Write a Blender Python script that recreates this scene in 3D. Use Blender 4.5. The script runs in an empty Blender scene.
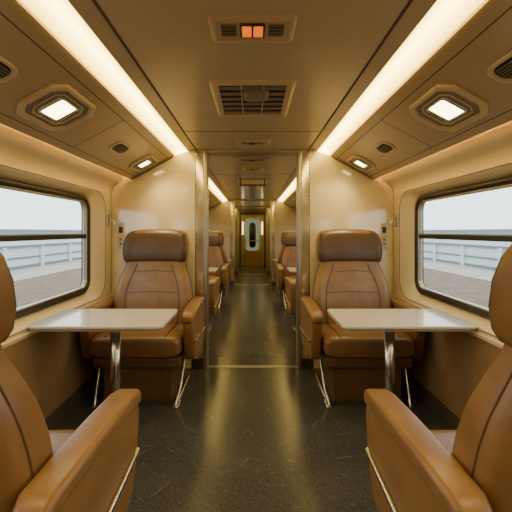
import bpy, bmesh, math
from mathutils import Vector, Matrix
S=bpy.context.scene
COL=S.collection

# ---------------------------------------------------------------- materials
def mat(name,col,rough=.5,metal=0,noise=0,nscale=40,bump=0,bscale=200,emit=None,es=0,coat=0,col2=None,rvar=0,stretch=None):
    m=bpy.data.materials.new(name); m.use_nodes=True
    nt=m.node_tree; b=nt.nodes['Principled BSDF']
    b.inputs['Base Color'].default_value=(*col,1); b.inputs['Roughness'].default_value=rough
    b.inputs['Metallic'].default_value=metal
    if coat: b.inputs['Coat Weight'].default_value=coat; b.inputs['Coat Roughness'].default_value=.08
    if emit: b.inputs['Emission Color'].default_value=(*emit,1); b.inputs['Emission Strength'].default_value=es
    tc=nt.nodes.new('ShaderNodeTexCoord'); vec=tc.outputs['Object']
    if stretch:
        mp=nt.nodes.new('ShaderNodeMapping'); mp.inputs['Scale'].default_value=stretch
        nt.links.new(vec,mp.inputs[0]); vec=mp.outputs[0]
    if noise:
        n=nt.nodes.new('ShaderNodeTexNoise'); n.inputs['Scale'].default_value=nscale; n.inputs['Detail'].default_value=6
        nt.links.new(vec,n.inputs['Vector'])
        r=nt.nodes.new('ShaderNodeValToRGB'); r.color_ramp.elements[0].position=.3; r.color_ramp.elements[1].position=.7
        c2=col2 if col2 else tuple(c*(1-noise) for c in col)
        r.color_ramp.elements[0].color=(*c2,1); r.color_ramp.elements[1].color=(*col,1)
        nt.links.new(n.outputs['Fac'],r.inputs[0]); nt.links.new(r.outputs[0],b.inputs['Base Color'])
        if rvar:
            mr=nt.nodes.new('ShaderNodeMapRange'); mr.inputs['To Min'].default_value=rough-rvar; mr.inputs['To Max'].default_value=rough+rvar
            nt.links.new(n.outputs['Fac'],mr.inputs['Value']); nt.links.new(mr.outputs[0],b.inputs['Roughness'])
    if bump:
        n=nt.nodes.new('ShaderNodeTexNoise'); n.inputs['Scale'].default_value=bscale; n.inputs['Detail'].default_value=4
        nt.links.new(vec,n.inputs['Vector'])
        bp=nt.nodes.new('ShaderNodeBump'); bp.inputs['Strength'].default_value=bump; bp.inputs['Distance'].default_value=.002
        nt.links.new(n.outputs['Fac'],bp.inputs['Height']); nt.links.new(bp.outputs[0],b.inputs['Normal'])
    return m
LEATHER=mat('tan_leather',(.25,.130,.050),.34,noise=.28,nscale=9,bump=.25,bscale=260)
LEATHD=mat('dark_leather',(.09,.048,.025),.38,noise=.25,nscale=9,bump=.25,bscale=260)
PIPING=mat('leather_piping',(.10,.05,.02),.5)
SHELL=mat('seat_base_brown',(.13,.070,.030),.40,noise=.15,nscale=12)
WALL=mat('cream_laminate',(.74,.61,.385),.28,noise=.05,nscale=3,coat=.4)
PART=mat('partition_laminate',(.84,.69,.43),.14,noise=.16,nscale=4,coat=1.0)
LOWER=mat('lower_wall_brown',(.33,.205,.10),.42,noise=.12,nscale=8)
CEIL=mat('ceiling_beige',(.52,.43,.30),.24,noise=.05,nscale=3,coat=.3)
PANEL=mat('overhead_panel_taupe',(.43,.33,.21),.28,noise=.06,nscale=4,coat=.3)
POCKET=mat('door_pocket_metal',(.66,.58,.45),.14,.8)
SEAM=mat('seam_dark',(.07,.05,.035),.7)
CHROME=mat('brushed_steel',(.66,.63,.58),.22,1)
THRESH=mat('threshold_steel',(.40,.38,.35),.38,1)
STEEL=mat('satin_steel',(.50,.47,.41),.34,1)
TABLE=mat('table_laminate',(.62,.585,.53),.16,noise=.05,nscale=30,coat=.5)
TEDGE=mat('table_edge',(.36,.26,.16),.4)
BLACK=mat('black_rubber',(.018,.017,.017),.4)
GREYM=mat('grille_grey',(.20,.17,.13),.45)
DARKG=mat('recess_dark',(.04,.034,.027),.7)
BEZEL=mat('bezel_beige',(.54,.43,.28),.32)
GREYDOOR=mat('door_grey_laminate',(.36,.33,.27),.4)
WARM=mat('cove_diffuser',(1,.85,.6),.5,emit=(1,.70,.30),es=7.0)
# tube falloff painted into the emission colour, no tube modelled: brighter centre, amber edges
nt=WARM.node_tree; b=nt.nodes['Principled BSDF']
tc=nt.nodes.new('ShaderNodeTexCoord'); sx=nt.nodes.new('ShaderNodeSeparateXYZ'); nt.links.new(tc.outputs['Object'],sx.inputs[0])
ab=nt.nodes.new('ShaderNodeMath'); ab.operation='ABSOLUTE'; nt.links.new(sx.outputs[0],ab.inputs[0])
mr=nt.nodes.new('ShaderNodeMapRange'); mr.inputs['From Min'].default_value=.64; mr.inputs['From Max'].default_value=.78; nt.links.new(ab.outputs[0],mr.inputs['Value'])
rc=nt.nodes.new('ShaderNodeValToRGB'); e=rc.color_ramp.elements
e[0].position=0; e[0].color=(.26,.155,.028,1); e[1].position=1; e[1].color=(.30,.18,.03,1)
x=e.new(.22); x.color=(.64,.44,.095,1); x=e.new(.5); x.color=(1.0,.78,.22,1); x=e.new(.78); x.color=(.66,.45,.10,1)
nt.links.new(mr.outputs[0],rc.inputs[0]); nt.links.new(rc.outputs[0],b.inputs['Emission Color'])
b.inputs['Emission Strength'].default_value=12.0
WARM2=mat('led_strip',(1,.85,.6),.5,emit=(1,.66,.20),es=36.0)
SPOT=mat('lamp_lens',(1,.9,.7),.5,emit=(1,.80,.38),es=12)
SCONCE=mat('sconce_shade',(1,.9,.7),.5,emit=(1,.80,.42),es=3)
ORANGE=mat('orange_indicator',(.9,.25,.04),.4,emit=(1,.17,.005),es=1.0)
GREENG=mat('door_pane_emissive',(.10,.14,.11),.12,emit=(.30,.42,.30),es=.5,noise=.4,nscale=5)  # weak emission in the pane stands in for light coming through the glass
FLOOR=mat('floor_vinyl',(.062,.064,.068),.23,noise=.18,nscale=2.5,rvar=.06,bump=.06,bscale=60)
nt=FLOOR.node_tree; b=nt.nodes['Principled BSDF']
tc=nt.nodes.new('ShaderNodeTexCoord')
src=b.inputs['Base Color'].links[0].from_socket
prev=src
# (rotation, scale, threshold, colour, strength): fine scuffs in three directions then light/dark chips
for (rot,sc,th,cc,st) in ((.62,(38,3.0,1),.75,(.17,.168,.165),.6),(-.9,(34,3.2,1),.75,(.17,.168,.165),.6),(1.45,(36,3,1),.76,(.17,.17,.165),.5),(0,(95,95,1),.70,(.17,.165,.155),.7),(.3,(50,50,1),.67,(.028,.028,.032),.7),(.8,(22,22,1),.70,(.10,.10,.10),.5)):
    mp=nt.nodes.new('ShaderNodeMapping'); mp.vector_type='TEXTURE' if False else 'POINT'
    r0=nt.nodes.new('ShaderNodeMapping'); r0.inputs['Rotation'].default_value=(0,0,rot); nt.links.new(tc.outputs['Object'],r0.inputs[0])
    mp.inputs['Scale'].default_value=sc; nt.links.new(r0.outputs[0],mp.inputs[0])
    n=nt.nodes.new('ShaderNodeTexNoise'); n.inputs['Scale'].default_value=1.0; n.inputs['Detail'].default_value=3; nt.links.new(mp.outputs[0],n.inputs['Vector'])
    r=nt.nodes.new('ShaderNodeValToRGB'); r.color_ramp.elements[0].position=th-.10; r.color_ramp.elements[1].position=th; r.color_ramp.elements[1].color=(st,st,st,1)
    nt.links.new(n.outputs['Fac'],r.inputs[0])
    mx=nt.nodes.new('ShaderNodeMix'); mx.data_type='RGBA'
    nt.links.new(r.outputs[0],mx.inputs[0]); nt.links.new(prev,mx.inputs[6]); mx.inputs[7].default_value=(*cc,1)
    prev=mx.outputs[2]
nt.links.new(prev,b.inputs['Base Color'])
GLASS=bpy.data.materials.new('window_glass'); GLASS.use_nodes=True
nt=GLASS.node_tree; nt.nodes.clear()
o=nt.nodes.new('ShaderNodeOutputMaterial'); mx=nt.nodes.new('ShaderNodeMixShader'); tr=nt.nodes.new('ShaderNodeBsdfTransparent'); gl=nt.nodes.new('ShaderNodeBsdfGlossy')
tr.inputs[0].default_value=(.93,.97,.96,1); gl.inputs['Roughness'].default_value=.02; mx.inputs[0].default_value=.06
nt.links.new(tr.outputs[0],mx.inputs[1]); nt.links.new(gl.outputs[0],mx.inputs[2]); nt.links.new(mx.outputs[0],o.inputs[0])
PLAT=mat('platform_paving',(.22,.145,.10),.9,noise=.4,nscale=3)
PLATE=mat('platform_edge_stone',(.46,.41,.36),.9,noise=.2,nscale=3)
OUTW=mat('outside_white',(.66,.73,.75),.8,noise=.1,nscale=.6)
OUTG=mat('outside_grey',(.17,.22,.25),.8)
OUTD=mat('outside_dark',(.08,.11,.13),.8)
SNOW=mat('outside_ground',(.62,.62,.62),.9,noise=.2,nscale=.5)

# ---------------------------------------------------------------- helpers
def empty(name,loc=(0,0,0),rotz=0):
    e=bpy.data.objects.new(name,None); e.location=loc; e.rotation_euler=(0,0,rotz); e.empty_display_size=.1
    COL.objects.link(e); return e
def mk(name,verts,faces,m,parent=None,smooth=False,bevel=0,seg=3,sub=0,fixn=True,loc=None):
    me=bpy.data.meshes.new(name); me.from_pydata([tuple(v) for v in verts],[],faces)
    bm=bmesh.new(); bm.from_mesh(me)
    if fixn: bmesh.ops.recalc_face_normals(bm,faces=bm.faces)
    bm.to_mesh(me); bm.free()
    me.materials.append(m)
    if smooth:
        for p in me.polygons: p.use_smooth=True
    ob=bpy.data.objects.new(name,me); COL.objects.link(ob)
    if loc: ob.location=loc
    if parent: ob.parent=parent
    if bevel:
        md=ob.modifiers.new('bevel','BEVEL'); md.width=bevel; md.segments=seg; md.limit_method='ANGLE'; md.angle_limit=math.radians(35)
        for p in me.polygons: p.use_smooth=True
        ob.modifiers.new('wn','WEIGHTED_NORMAL')
    if sub:
        md=ob.modifiers.new('sub','SUBSURF'); md.levels=sub; md.render_levels=sub
    return ob
def box(name,x0,x1,y0,y1,z0,z1,m,parent=None,bevel=0,seg=3,M=None):
    v=[Vector((x,y,z)) for x in (x0,x1) for y in (y0,y1) for z in (z0,z1)]
    if M is not None: v=[M@p for p in v]
    f=[(0,1,3,2),(4,6,7,5),(0,4,5,1),(2,3,7,6),(0,2,6,4),(1,5,7,3)]
    return mk(name,v,f,m,parent,bevel=bevel,seg=seg)
def loft(name,loops,m,parent=None,caps=(True,True),smooth=True,sub=0,bevel=0,seg=3):
    n=len(loops[0]); v=[p for l in loops for p in l]; f=[]
    for i in range(len(loops)-1):
        for j in range(n):
            k=(j+1)%n; f.append((i*n+j,i*n+k,(i+1)*n+k,(i+1)*n+j))
    if caps[0]: f.append(tuple(range(n)))
    if caps[1]: f.append(tuple((len(loops)-1)*n+j for j in range(n)))
    return mk(name,v,f,m,parent,smooth=smooth,sub=sub,bevel=bevel,seg=seg)
def prism(name,prof,y0,y1,m,parent=None,closed=True,bevel=0,seg=3,axis='y',smooth=False):
    n=len(prof)
    if axis=='y': v=[(a,y0,b) for a,b in prof]+[(a,y1,b) for a,b in prof]
    else: v=[(y0,a,b) for a,b in prof]+[(y1,a,b) for a,b in prof]
    f=[(j,(j+1)%n,n+(j+1)%n,n+j) for j in range(n if closed else n-1)]
    if closed: f+= [tuple(range(n)),tuple(range(n,2*n))]
    return mk(name,v,f,m,parent,bevel=bevel,seg=seg,smooth=smooth)
def rr(c0,c1,w,h,r,n=8):
    pts=[]
    r=min(r,w/2,h/2)
    for q,(sx,sy) in enumerate(((1,1),(-1,1),(-1,-1),(1,-1))):
        for i in range(n+1):
            a=math.pi/2*(q+i/n)
            pts.append((c0+sx*(w/2-r)+r*math.cos(a),c1+sy*(h/2-r)+r*math.sin(a)))
    return pts
def tube(name,pts,r,m,parent=None,closed=False,res=4):
    cu=bpy.data.curves.new(name,'CURVE'); cu.dimensions='3D'; cu.bevel_depth=r; cu.bevel_resolution=res; cu.use_fill_caps=True
    sp=cu.splines.new('POLY'); sp.points.add(len(pts)-1)
    for i,p in enumerate(pts): sp.points[i].co=(*p,1)
    sp.use_cyclic_u=closed
    ob=bpy.data.objects.new(name+'_tmp',cu); COL.objects.link(ob)
    dg=bpy.context.evaluated_depsgraph_get(); me=bpy.data.meshes.new_from_object(ob.evaluated_get(dg))
    bpy.data.objects.remove(ob); me.name=name; me.materials.clear(); me.materials.append(m)
    for p in me.polygons: p.use_smooth=True
    o2=bpy.data.objects.new(name,me); COL.objects.link(o2)
    if parent: o2.parent=parent
    return o2
def dup(root,name,loc,rotz):
    e=empty(name,loc,rotz)
    for c in root.children:
        o=c.copy(); COL.objects.link(o); o.parent=e
        o.matrix_parent_inverse=c.matrix_parent_inverse.copy()
    return e
def smoothpts(pts,n=6):
    out=[]
    P=[Vector(p) for p in pts]
    for i in range(len(P)-1):
        p0=P[max(i-1,0)];p1=P[i];p2=P[i+1];p3=P[min(i+2,len(P)-1)]
        for k in range(n):
            t=k/n
            out.append(.5*((2*p1)+(-p0+p2)*t+(2*p0-5*p1+4*p2-p3)*t*t+(-p0+3*p1-3*p2+p3)*t**3))
    out.append(P[-1]); return out

# ---------------------------------------------------------------- shell
Y0,Y1=-1.3,12.9
PY=3.19
HC=2.17
W=1.40
box('floor',-W,W,Y0,Y1,-.06,0,FLOOR)
ce=empty('ceiling')
box('centre_panel',-.56,.56,Y0,Y1,HC,HC+.03,CEIL,ce)
prism('outer_cap',[(-1.55,2.30),(1.55,2.30),(1.55,2.34),(-1.55,2.34)],Y0,Y1,CEIL,ce)
for s in (-1,1):
    box('seam_strip',min(s*.556,s*.566),max(s*.556,s*.566),Y0,Y1,HC-.004,HC+.01,SEAM,ce)
    prism('side_rim',[(s*.566,HC),(s*.566,HC+.02),(s*.64,HC+.012),(s*.64,HC-.018)],Y0,Y1,CEIL,ce)
    prism('roof_side',[(s*1.28,2.0),(s*1.55,2.0),(s*1.55,2.34),(s*1.5,2.34)],Y0,Y1,CEIL,ce,closed=False)
for y in (.55,2.62,4.6,6.6):
    box('panel_joint',-.556,.556,y,y+.006,HC-.002,HC+.01,SEAM,ce)

prof_hi=[(1.40,1.74),(1.396,1.77),(1.38,1.80),(1.355,1.825),(1.325,1.845),(1.30,1.87),(1.285,1.92),(1.28,2.0)]
bays=[(-1.3,.95,True),(.95,3.22,True),(3.22,5.65,True),(5.65,8.2,True),(8.2,12.9,False)]
wi=1
WIN=(.81,1.665)
for s,side in ((-1,'left'),(1,'right')):
    w=empty('wall_'+side)
    prism('lower_panel',[(s*W,0),(s*W,.715)],Y0,Y1,LOWER,w,closed=False)
    prism('dado_ledge',[(s*1.40,.70),(s*1.388,.70),(s*1.385,.722),(s*1.40,.73)],Y0,Y1,WALL,w)
    prism('upper_curve',[(s*a,b) for a,b in prof_hi],Y0,Y1,WALL,w,closed=False,smooth=True)
    prism('baseboard_'+side,[(s*1.398,0),(s*1.398,.09),(s*1.388,.09),(s*1.38,.0)],Y0,PY,SEAM,None)
    for y0,y1,hasw in bays:
        if not hasw:
            mk('window_bay_panel',[(s*W,y0,.715),(s*W,y1,.715),(s*W,y1,1.74),(s*W,y0,1.74)],[(0,1,2,3)],WALL,w); continue
        cy=(y0+y1)/2; cz=(.715+1.74)/2
        hy0,hy1=y0+.09,y1-.14
        if y0==.95: hy1=3.06
        hc=(hy0+hy1)/2; hw=hy1-hy0
        gz=(WIN[0]+WIN[1])/2; gh=WIN[1]-WIN[0]
        def L(x,pts): return [(s*x,a,b) for a,b in pts]
        n=10
        loops=[L(W,rr(cy,cz,y1-y0,1.74-.715,.0005,n)),
               L(W,rr(hc,1.235,hw,.965,.17,n)),
               L(W+.006,rr(hc,1.235,hw-.012,.953,.165,n)),
               L(W+.012,rr(hc,1.235,hw-.03,.94,.16,n)),
               L(W+.05,rr(hc,gz,hw-.28,gh+.05,.125,n)),
               L(W+.07,rr(hc,gz,hw-.32,gh+.012,.12,n)),
               L(W+.11,rr(hc,gz,hw-.33,gh,.12,n))]
        loft('window_bay_panel',loops,WALL,w,caps=(False,False),smooth=True)
        tube('surround_seam',[(s*(W-.001),a,b) for a,b in rr(hc,1.235,hw+.01,.975,.172,n)],.0025,SEAM,w,closed=True,res=1)
        win=empty('window_%d'%wi); wi+=1
        fw=hw-.32
        loops=[L(W+.10,rr(hc,gz,fw,gh,.12,n)),L(W+.062,rr(hc,gz,fw-.002,gh-.002,.12,n)),
               L(W+.055,rr(hc,gz,fw-.02,gh-.02,.112,n)),L(W+.058,rr(hc,gz,fw-.07,gh-.07,.09,n)),
               L(W+.075,rr(hc,gz,fw-.08,gh-.08,.085,n)),L(W+.12,rr(hc,gz,fw-.08,gh-.08,.085,n))]
        loft('rubber_frame',loops,BLACK,win,caps=(False,False))
        loops=[L(W+.10,rr(hc,gz,fw-.08,gh-.08,.085,n)),L(W+.066,rr(hc,gz,fw-.082,gh-.082,.085,n)),L(W+.066,rr(hc,gz,fw-.105,gh-.105,.075,n)),L(W+.10,rr(hc,gz,fw-.11,gh-.11,.07,n))]
        loft('steel_inner_frame',loops,STEEL,win,caps=(False,False))
        zt=1.315
        x0,x1=sorted((s*(W+.068),s*(W+.10)))
        box('transom',x0,x1,hc-fw/2+.05,hc+fw/2-.05,zt-.022,zt+.022,BLACK,win,bevel=.004,seg=2)
        x0,x1=sorted((s*(W+.062),s*(W+.07)))
        box('transom_trim',x0,x1,hc-fw/2+.05,hc+fw/2-.05,zt+.012,zt+.022,STEEL,win)
        mk('pane',L(W+.088,rr(hc,gz,fw-.1,gh-.1,.08,n)),[tuple(range(4*(n+1)))],GLASS,win)
    prism('cove_diffuser',[(s*.64,HC-.012),(s*.675,HC+.004),(s*.71,HC+.003),(s*.745,HC-.012),(s*.778,HC-.045)],Y0,Y1,WARM,ce,closed=False,smooth=True)
    prism('sloped_panel',[(s*.775,2.112),(s*.80,2.092),(s*1.185,1.885),(s*1.205,1.868),(s*1.222,1.880),(s*1.215,1.905),(s*.785,2.135)],Y0,Y1,PANEL,ce,bevel=.004,seg=2)
    A_=Vector((.80,2.092)); B_=Vector((1.185,1.885))
    def pp(t,off=0):
        d=(B_-A_).normalized(); nn=Vector((-d.y,d.x))
        if nn.y>0: nn=-nn
        p=A_.lerp(B_,t)+nn*off; return (s*p.x,p.y)
    for t in (.08,.93):
        prism('panel_groove',[pp(t,.0005),pp(t+.012,.0005),pp(t+.012,-.004),pp(t,-.004)],Y0,Y1,SEAM,ce)
    for y in (-.4,.9,2.08,3.4,4.7,6.0,7.3):
        prism('sloped_panel_joint',[pp(.09,.0006),pp(.93,.0006),pp(.93,-.004),pp(.09,-.004)],y,y+.005,SEAM,ce)
    prism('led_strip',[(s*1.16,1.955),(s*1.20,1.935)],Y0,Y1,WARM2,ce,closed=False)
    a=Vector((s*.80,0,2.092)); bq=Vector((s*1.185,0,1.885))
    dx=(bq-a).normalized(); nz=Vector((0,1,0)).cross(dx)
    if nz.z>0: nz=-nz
    def frame(t,y):
        o_=a.lerp(bq,t); o_.y=y
        M=Matrix.Identity(4)
        for i in range(3):
            M[i][0]=dx[i]; M[i][1]=(0,1,0)[i]; M[i][2]=nz[i]; M[i][3]=o_[i]
        return M
    def lof(name,M,specs,mt,par,caps=(False,False),ch=None,sm=True):
        loops=[]
        for w_,h_,r_,z_ in specs:
            loops.append([M@Vector((p[0],p[1],z_)) for p in rr(0,0,w_,h_,r_,1 if ch else 6)])
        return loft(name,loops,mt,par,caps=caps,smooth=sm)
    for y in (.36,1.66,2.97,4.3,5.6,6.9):
        k=1.0 if y<2.5 or y>3.1 else .8
        M=frame(.52,y)@Matrix.Diagonal((k,k,1,1)); sl=empty('ceiling_spotlight')
        lof('outer_bezel',M,[(.285,.385,.06,-.001),(.285,.385,.06,.010),(.268,.368,.055,.015),(.235,.325,.05,.015),(.222,.312,.045,.002),(.222,.312,.045,-.001)],BEZEL,sl,ch=1,sm=False)
        lof('recess_tray',M,[(.224,.314,.045,.004),(.15,.20,.04,.001)],GREYM,sl,ch=1,caps=(True,True),sm=False)
        lof('inner_rib',M,[(.185,.24,.035,.002),(.185,.24,.035,.009),(.17,.225,.03,.009),(.165,.22,.03,.002)],BEZEL,sl,ch=1,sm=False)
        lof('lamp_ring',M,[(.145,.165,.02,.001),(.145,.165,.02,.012),(.13,.145,.016,.014),(.122,.137,.012,.005)],CHROME,sl)
        lof('lamp_lens',M,[(.123,.138,.012,.005),(.09,.10,.012,.011)],SPOT,sl,caps=(False,True))
        L_=bpy.data.lights.new('spot_lamp','SPOT'); L_.energy=16; L_.color=(1,.74,.37); L_.spot_size=2.4; L_.spot_blend=.9; L_.shadow_soft_size=.05
        lo=bpy.data.objects.new('spot_lamp',L_); COL.objects.link(lo); lo.parent=sl
        lo.location=M@Vector((0,0,.03)); lo.rotation_euler=nz.to_track_quat('-Z','Y').to_euler()
    for y in (1.22,2.43,3.7,5.0):
        M=frame(.52,y); vt=empty('air_vent')
        lof('bezel',M,[(.12,.22,.05,.0005),(.12,.22,.05,.006),(.11,.21,.045,.010),(.088,.18,.038,.008),(.08,.17,.035,.001)],BEZEL,vt)
        lof('recess',M,[(.088,.178,.037,.003),(.06,.15,.03,.0025)],DARKG,vt,caps=(True,True))
        for k in range(5):
            box('louver',-.026+k*.013-.002,-.026+k*.013+.002,-.074,.074,.002,.009,GREYM,vt,M=M)

# ---------------------------------------------------------------- partitions
def partition(name,y0,y1,hw,pm,trimname):
    p=empty(name)
    zt=2.135
    for s in (-1,1):
        prof=[(s*hw,0.0),(s*1.395,0),(s*1.395,1.74),(s*1.375,1.80),(s*1.32,1.845),(s*1.28,1.88),(s*1.2,1.865),(s*.80,2.08),(s*.775,2.105),(s*.64,2.15),(s*.56,2.169),(s*hw,2.169)]
        prism('panel',prof,y0,y1,pm,p)
        x0,x1=sorted((s*(hw-.012),s*(hw+.022)))
        box('door_jamb',x0,x1,y0-.012,y1+.012,0,2.165,STEEL,p,bevel=.006,seg=2)
        x0,x1=sorted((s*(hw+.026),s*(hw+.10)))
        box('pocket_cover',x0,x1,y0-.006,y0+.01,.10,2.162,POCKET,p,bevel=.003,seg=2)
        x0,x1=sorted((s*(hw+.10),s*(hw+.106)))
        box('panel_seam',x0,x1,y0-.002,y0+.01,.10,2.162,SEAM,p)
        x0,x1=sorted((s*(hw+.022),s*(hw+.14)))
        box('kick_plate',x0,x1,y0-.012,y0,0,.10,DARKG,p,bevel=.003,seg=1)
    box('header',-hw,hw,y0-.008,y1+.008,zt,2.169,STEEL,p)
    box(trimname,-hw,hw,y0+.01,y0+.06,0,.005,THRESH,None,bevel=.002,seg=1)
    return p
wf=partition('wall_front',PY,PY+.12,.462,PART,'threshold_strip')
partition('wall_middle',8.2,8.3,.46,PANEL,'threshold_strip')
partition('wall_far',10.3,10.4,.46,LOWER,'threshold_strip')
box('wall_back',-1.40,1.40,Y0-.05,Y0,0,2.30,PART)
we=empty('wall_end'); box('panel',-1.40,1.40,Y1,Y1+.05,0,2.30,GREYDOOR,we)
d=empty('door_1')
box('leaf',-.46,.46,Y1-.05,Y1-.005,0.006,2.05,GREYDOOR,d,bevel=.01)
box('frame_left',-.52,-.46,Y1-.07,Y1-.002,0.001,2.11,SEAM,d); box('frame_right',.46,.52,Y1-.07,Y1-.002,0.001,2.11,SEAM,d); box('frame_top',-.52,.52,Y1-.07,Y1-.002,2.05,2.11,SEAM,d)
def Ld(y,pts): return [(a,y,b_) for a,b_ in pts]
loft('window_surround',[Ld(Y1-.05,rr(0,1.25,.62,1.37,.20)),Ld(Y1-.075,rr(0,1.25,.61,1.36,.19)),Ld(Y1-.075,rr(0,1.25,.50,1.25,.14)),Ld(Y1-.052,rr(0,1.25,.49,1.24,.14))],WALL,d,caps=(False,False))
mk('pane',Ld(Y1-.056,rr(0,1.25,.50,1.25,.14)),[tuple(range(36))],GREENG,d)
box('push_bar',-.24,.24,Y1-.085,Y1-.07,.98,1.02,STEEL,d)
loft('inner_arch',[Ld(Y1-.058,rr(0,1.22,.26,1.0,.13)),Ld(Y1-.066,rr(0,1.22,.25,.99,.12))],BLACK,d)
box('kick_plate',-.40,.40,Y1-.056,Y1-.05,.06,.50,LOWER,d)
for s in (-1,1):
    wl=empty('wall_lamp')
    box('backplate',s*.385-.045,s*.385+.045,Y1-.07,Y1-.05,1.20,1.80,CHROME,wl,bevel=.006)
    box('shade',s*.385-.03,s*.385+.03,Y1-.10,Y1-.07,1.24,1.76,SCONCE,wl,bevel=.012)

for s in (-1,1):
    cp=wf
    box('call_panel_plate',s*1.30-.03,s*1.30+.03,PY-.012,PY,1.18,1.44,BEZEL,cp,bevel=.006)
    box('call_panel_display',s*1.30-.018,s*1.30+.018,PY-.015,PY-.011,1.34,1.40,DARKG,cp)
    for k in range(2): box('call_panel_button',s*1.30-.011,s*1.30+.011,PY-.017,PY-.011,1.22+k*.045,1.245+k*.045,GREYM,cp,bevel=.003)
    hk=empty('coat_hook')
    x0,x1=sorted((s*1.386,s*1.40))
    box('plate',x0,x1,3.085,3.135,1.40,1.52,STEEL,hk,bevel=.005)
    tube('hook',smoothpts([(s*1.386,3.11,1.48),(s*1.35,3.11,1.46),(s*1.33,3.11,1.43),(s*1.345,3.11,1.41)]),.006,CHROME,hk)

# ---------------------------------------------------------------- ceiling fixtures
def cl(z,pts): return [(a,b_,z) for a,b_ in pts]
def grille(name,y,w,dl,rows):
    g=empty(name)
    loft('frame',[cl(HC,rr(0,y,w,dl,.03)),cl(HC-.012,rr(0,y,w-.01,dl-.01,.03)),cl(HC-.014,rr(0,y,w-.09,dl-.09,.02)),cl(HC-.002,rr(0,y,w-.10,dl-.10,.02))],BEZEL,g,caps=(False,False))
    iw,il=w-.1,dl-.1
    box('recess',-iw/2,iw/2,y-il/2,y+il/2,HC-.003,HC-.001,DARKG,g)
    for k in range(rows):
        yy=y-il/2+il*(k+.5)/rows
        box('slat',-iw/2,iw/2,yy-il/rows*.28,yy+il/rows*.28,HC-.012,HC-.006,GREYM,g,bevel=.002,seg=1)
    for xx in (-iw/6,iw/6): box('divider',xx-.004,xx+.004,y-il/2,y+il/2,HC-.014,HC-.005,BEZEL,g)
    return g
g=grille('ceiling_air_grille',2.0,.48,.54,6)
loft('intake_cover',[cl(HC-.012,rr(.02,1.90,.15,.16,.03)),cl(HC-.024,rr(.02,1.90,.13,.14,.03)),cl(HC-.026,rr(.02,1.90,.09,.10,.02))],GREYM,g)
grille('ceiling_air_grille',5.3,.46,.5,6)
ip=empty('indicator_panel')
yy=1.30
loft('frame',[cl(HC,rr(0,yy,.345,.17,.02)),cl(HC-.008,rr(0,yy,.335,.16,.02)),cl(HC-.010,rr(0,yy,.29,.12,.012)),cl(HC-.003,rr(0,yy,.285,.115,.012))],BEZEL,ip,caps=(False,False))
box('tray',-.142,.142,yy-.057,yy+.057,HC-.006,HC-.003,BEZEL,ip)
for sx in (-1,1):
    box('slot',sx*.095-.032,sx*.095+.032,yy-.038,yy+.038,HC-.010,HC-.006,GREYM,ip,bevel=.002,seg=1)
    for k in range(3): box('slot_line',sx*.095-.028,sx*.095+.028,yy-.026+k*.02,yy-.020+k*.02,HC-.012,HC-.0095,DARKG,ip)
box('lamp_housing',-.05,.05,yy-.045,yy+.045,HC-.010,HC-.006,DARKG,ip,bevel=.002,seg=1)
for sx in (-1,1): box('orange_lamp',sx*.023-.019,sx*.023+.019,yy-.032,yy+.032,HC-.016,HC-.009,ORANGE,ip,bevel=.004)
for y,w_ in ((2.93,.32),(3.62,.42),(4.15,.30)):
    sd=empty('ceiling_sensor_panel')
    loft('plate',[cl(HC,rr(0,y,w_,.15,.02)),cl(HC-.012,rr(0,y,w_-.01,.14,.02)),cl(HC-.014,rr(0,y,w_-.05,.10,.015))],BEZEL,sd)
    box('slot',-w_*.3,w_*.3,y-.03,y+.03,HC-.018,HC-.013,GREYM,sd,bevel=.002,seg=1)
    box('lens',-.02,.02,y-.02,y+.02,HC-.024,HC-.017,DARKG,sd,bevel=.004)
es=empty('exit_sign')
box('housing',-.19,.19,4.7,4.74,2.03,2.13,DARKG,es,bevel=.006); box('face',-.17,.17,4.695,4.70,2.045,2.115,BEZEL,es)
for sx in (-.15,.15): box('hanger',sx-.006,sx+.006,4.714,4.726,2.13,HC,STEEL,es)

# ---------------------------------------------------------------- seat
def interp(tab,z):
    for i in range(len(tab)-1):
        if z<=tab[i+1][0]:
            t=(z-tab[i][0])/(tab[i+1][0]-tab[i][0]); t=max(0,min(1,t))
            return [a+(b_-a)*t for a,b_ in zip(tab[i][1:],tab[i+1][1:])]
    return list(tab[-1][1:])
BACK=[(.40,.30,.15,.115,.01),(.50,.335,.17,.125,.02),(.60,.350,.175,.135,.035),(.72,.352,.17,.150,.045),(.82,.343,.165,.165,.045),(.90,.325,.155,.178,.04),(.98,.298,.145,.192,.03),(1.04,.276,.135,.203,.02),(1.10,.266,.12,.214,.015),(1.16,.258,.10,.225,.01)]
def sec(z,hw,t,cy,bol,n=48,p=4.5,zf=None):
    out=[]
    for i in range(n):
        a=2*math.pi*i/n; c,s_=math.cos(a),math.sin(a)
        x=hw*math.copysign(abs(c)**(2/p),c); y=t/2*math.copysign(abs(s_)**(2/p),s_)
        u=abs(x)/hw
        if y<0: y-= bol*(max(0,u-.45)/.55)**2*(1 if u<.93 else .8)
        out.append((x,cy+y,z+(zf(u) if zf else 0)))
    return out
def front_y(x,z):
    hw,t,cy,bol=interp(BACK,z); u=min(.98,abs(x)/hw)
    return cy-t/2*(1-u**4.5)**(1/4.5)-bol*(max(0,u-.45)/.55)**2
seat=empty('train_seat')
zs=[.40,.43,.50,.56,.62,.68,.74,.80,.85,.90,.95,1.0,1.04,1.08,1.12,1.16]
loops=[]
b0=interp(BACK,.40); loops.append(sec(.385,b0[0]*.9,b0[1]*.7,b0[2],0))
for z in zs: loops.append(sec(z,*interp(BACK,z)))
loft('backrest',loops,LEATHER,seat)
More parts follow.
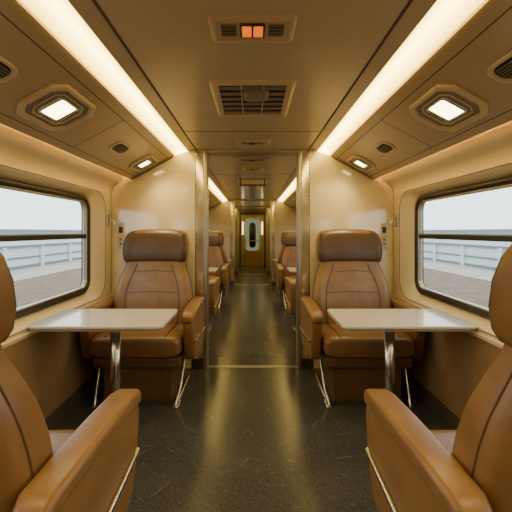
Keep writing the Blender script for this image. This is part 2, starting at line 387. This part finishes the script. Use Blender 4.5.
HD=[(1.075,.262,.09,.205,.005),(1.085,.280,.13,.203,.02),(1.11,.290,.150,.204,.03),(1.17,.298,.158,.213,.04),(1.24,.298,.155,.226,.042),(1.30,.290,.145,.238,.035),(1.34,.276,.125,.248,.025),(1.362,.258,.10,.253,.015),(1.374,.232,.065,.256,.005),(1.378,.19,.03,.258,.0)]
zf=lambda u:-.012*u**3
hr=loft('headrest',[sec(z,hw,t,cy,bo,zf=zf) for z,hw,t,cy,bo in HD],LEATHD,seat)
hr.data.materials.append(LEATHER)
for p in hr.data.polygons:
    c=p.center
    if c.y>.150+.16*(c.z-1.08): p.material_index=1
for s in (-1,1):
    pts=[]
    for z,x in ((.52,.225),(.62,.238),(.74,.242),(.84,.232),(.93,.205),(1.0,.175),(1.06,.155)):
        pts.append((s*x,front_y(x,z)-.001,z))
    tube('back_piping',smoothpts(pts),.0045,PIPING,seat)
    pts=[]
    for z in (.46,.56,.66,.76,.86,.94,1.0,1.06):
        hw,t,cy,bo=interp(BACK,z); pts.append((s*(hw+.0005),cy+.01,z))
    tube('side_welt',smoothpts(pts),.003,PIPING,seat)
for zz,ww in ((.80,.235),(.985,.18)):
    tube('back_seam',[(x,front_y(x,zz+.012*(1-(x/ww)**2))-.0005,zz+.012*(1-(x/ww)**2)) for x in [ww*(i/12-1) for i in range(25)]],.003,PIPING,seat)
CU=[(-.375,.315,.10,.455),(-.37,.33,.135,.455),(-.35,.343,.155,.457),(-.31,.35,.168,.46),(-.22,.352,.172,.458),(-.08,.352,.168,.452),(.06,.350,.165,.446),(.12,.340,.15,.44)]
def csec(y,hw,h,cz,n=40,p=5):
    out=[]
    for i in range(n):
        a=2*math.pi*i/n; c,s_=math.cos(a),math.sin(a)
        x=hw*math.copysign(abs(c)**(2/p),c); z=h/2*math.copysign(abs(s_)**(2/p),s_)
        if z>0: z+= .012*(abs(x)/hw)**2*(1-((y+.1)/.4)**2)
        out.append((x,y,cz+z))
    return out
loft('seat_cushion',[csec(*c) for c in CU],LEATHER,seat)
tube('cushion_piping',[(x,-.362,.522-.03*(abs(x)/.33)**8) for x in [.33*(i/14-1) for i in range(29)]],.004,PIPING,seat)
for s in (-1,1):
    tube('cushion_seam',smoothpts([(s*.23,-.35,.543),(s*.235,-.2,.548),(s*.235,-.05,.543),(s*.23,.04,.537)]),.0035,PIPING,seat)
box('seat_pan',-.34,.34,-.335,.16,.29,.375,SHELL,seat,bevel=.02)
box('base_box',-.27,.27,-.30,.14,.022,.31,SHELL,seat,bevel=.014)
box('base_foot',-.28,.28,-.312,.15,.001,.03,DARKG,seat,bevel=.004,seg=2)
arm=[(.24,.715),(.10,.715),(-.24,.700),(-.30,.690),(-.335,.668),(-.345,.635),(-.338,.58),(-.325,.50),(-.30,.41),(-.27,.35),(-.22,.325),(.18,.325),(.25,.36),(.285,.45),(.29,.60),(.28,.69)]
for s in (-1,1):
    x0,x1=s*.365,s*.445
    prism('arm_panel',[(a_,b_-.008) for a_,b_ in arm],x0,x1,LEATHER,seat,axis='x',bevel=.018,seg=4)
    lo=[]
    for y,z,h,w_ in ((-.352,.668,.03,.06),(-.348,.672,.055,.085),(-.325,.686,.062,.10),(-.26,.700,.062,.106),(-.10,.709,.062,.108),(.08,.716,.06,.106),(.22,.716,.055,.10),(.27,.70,.04,.08)):
        lo.append([(s*.405+p_[0],y,z+p_[1]) for p_ in rr(0,0,w_,h,.020,5)])
    loft('armrest_pad',lo,LEATHER,seat)
    tube('arm_trim',smoothpts([(s*.449,.26,.44),(s*.452,.15,.450),(s*.452,0,.462),(s*.452,-.15,.475),(s*.450,-.30,.487)]),.011,CHROME,seat)
    tube('sled_runner',smoothpts([(s*.345,-.17,.30),(s*.335,-.25,.14),(s*.315,-.335,.03),(s*.315,-.31,.014),(s*.315,.0,.014),(s*.315,.20,.014)]),.012,CHROME,seat)
    box('runner_foot',s*.315-.022,s*.315+.022,-.37,-.26,.001,.014,CHROME,seat,bevel=.004,seg=2)
CX=.905
seat.location=(-CX,2.83,0)
def faceseat(x,y): dup(seat,'train_seat',(x,y,0),0)
def awayseat(x,y): dup(seat,'train_seat',(x,y,0),math.pi)
faceseat(CX,2.83)
awayseat(-CX,.975); awayseat(CX,.975)
faceseat(-CX,6.0); faceseat(CX,6.0)
awayseat(-CX,4.15); awayseat(CX,4.15)
awayseat(-CX,7.1); awayseat(CX,7.1)

# ---------------------------------------------------------------- tables
def table(s,y):
    t=empty('folding_table',(s*.975,y,0))
    def T(z,w_,d_,r): return [(a_,b_,z) for a_,b_ in rr(0,0,w_,d_,r,8)]
    loft('table_top',[T(.752,.826,.436,.035),T(.757,.84,.45,.04),T(.768,.84,.45,.04),T(.772,.834,.444,.038)],TABLE,t,smooth=False)
    loft('edge_band',[T(.735,.80,.41,.03),T(.737,.822,.432,.035),T(.753,.828,.438,.036),T(.755,.82,.43,.036)],TEDGE,t,smooth=False)
    box('support_bracket',-.16,.16,-.12,.12,.722,.737,STEEL,t,bevel=.003,seg=1)
    def C(z,r): return [(r*math.cos(i*math.pi/16)-s*.04,r*math.sin(i*math.pi/16),z) for i in range(32)]
    loft('column',[C(.02,.034),C(.722,.034)],CHROME,t)
    loft('column_collar',[C(.675,.036),C(.68,.042),C(.722,.047)],STEEL,t)
    loft('floor_plate',[C(.001,.11),C(.010,.11),C(.018,.10),C(.024,.045)],STEEL,t)
for y in (2.2,5.05):
    for s in (-1,1): table(s,y)

# ---------------------------------------------------------------- outside
gr=box('ground_outside',-60,60,-40,60,-1.3,-1.2,SNOW)
for s in (-1,1):
    pl=empty('station_platform')
    x0,x1=sorted((s*2.6,s*6.6)); box('paving',x0,x1,-25,40,-1.19,-.02,PLAT,pl)
    x0,x1=sorted((s*1.95,s*2.6)); box('edge_stone',x0,x1,-25,40,-1.19,-.015,PLATE,pl)
    x0,x1=sorted((s*6.6,s*8.6)); box('far_edge_stone',x0,x1,-25,40,-1.19,-.01,PLATE,pl)
    x0,x1=sorted((s*8.6,s*8.8)); box('parapet',x0,x1,-25,40,-1.19,.78,OUTW,pl)
    x0,x1=sorted((s*8.52,s*8.85)); box('parapet_coping',x0,x1,-25,40,.78,.85,OUTG,pl)
    x0,x1=sorted((s*8.56,s*8.62)); box('string_course',x0,x1,-25,40,.36,.42,OUTG,pl); box('parapet_plinth',x0,x1,-25,40,-.01,.10,OUTG,pl)
    for k in range(33):
        x0,x1=sorted((s*8.5,s*8.62)); box('pier',x0,x1,-25+k*2,-24.85+k*2,-.01,.80,OUTW,pl)
    bd=empty('station_building')
    x0,x1=sorted((s*17,s*24)); box('body',x0,x1,-25,45,-1.19,1.35,OUTW,bd)
    x0,x1=sorted((s*16.6,s*24)); box('roof_band',x0,x1,-25,45,1.3,1.55,OUTG,bd)
    for k in range(17):
        x0,x1=sorted((s*16.95,s*17.05)); box('window_band',x0,x1,-24+k*4,-21.2+k*4,.72,1.1,OUTD,bd)

# ---------------------------------------------------------------- world & camera
w=bpy.data.worlds.new('overcast_sky'); S.world=w; w.use_nodes=True
bg=w.node_tree.nodes['Background']; bg.inputs[0].default_value=(.88,.985,1,1); bg.inputs[1].default_value=3.2
cam=bpy.data.cameras.new('camera'); co=bpy.data.objects.new('camera',cam); COL.objects.link(co)
co.location=(0,0,1.35); co.rotation_euler=(math.pi/2,0,0)
cam.sensor_width=36; cam.lens=36*322/512
cam.shift_x=3.5/512; cam.shift_y=-24/512
cam.clip_start=.02; cam.clip_end=300
S.camera=co
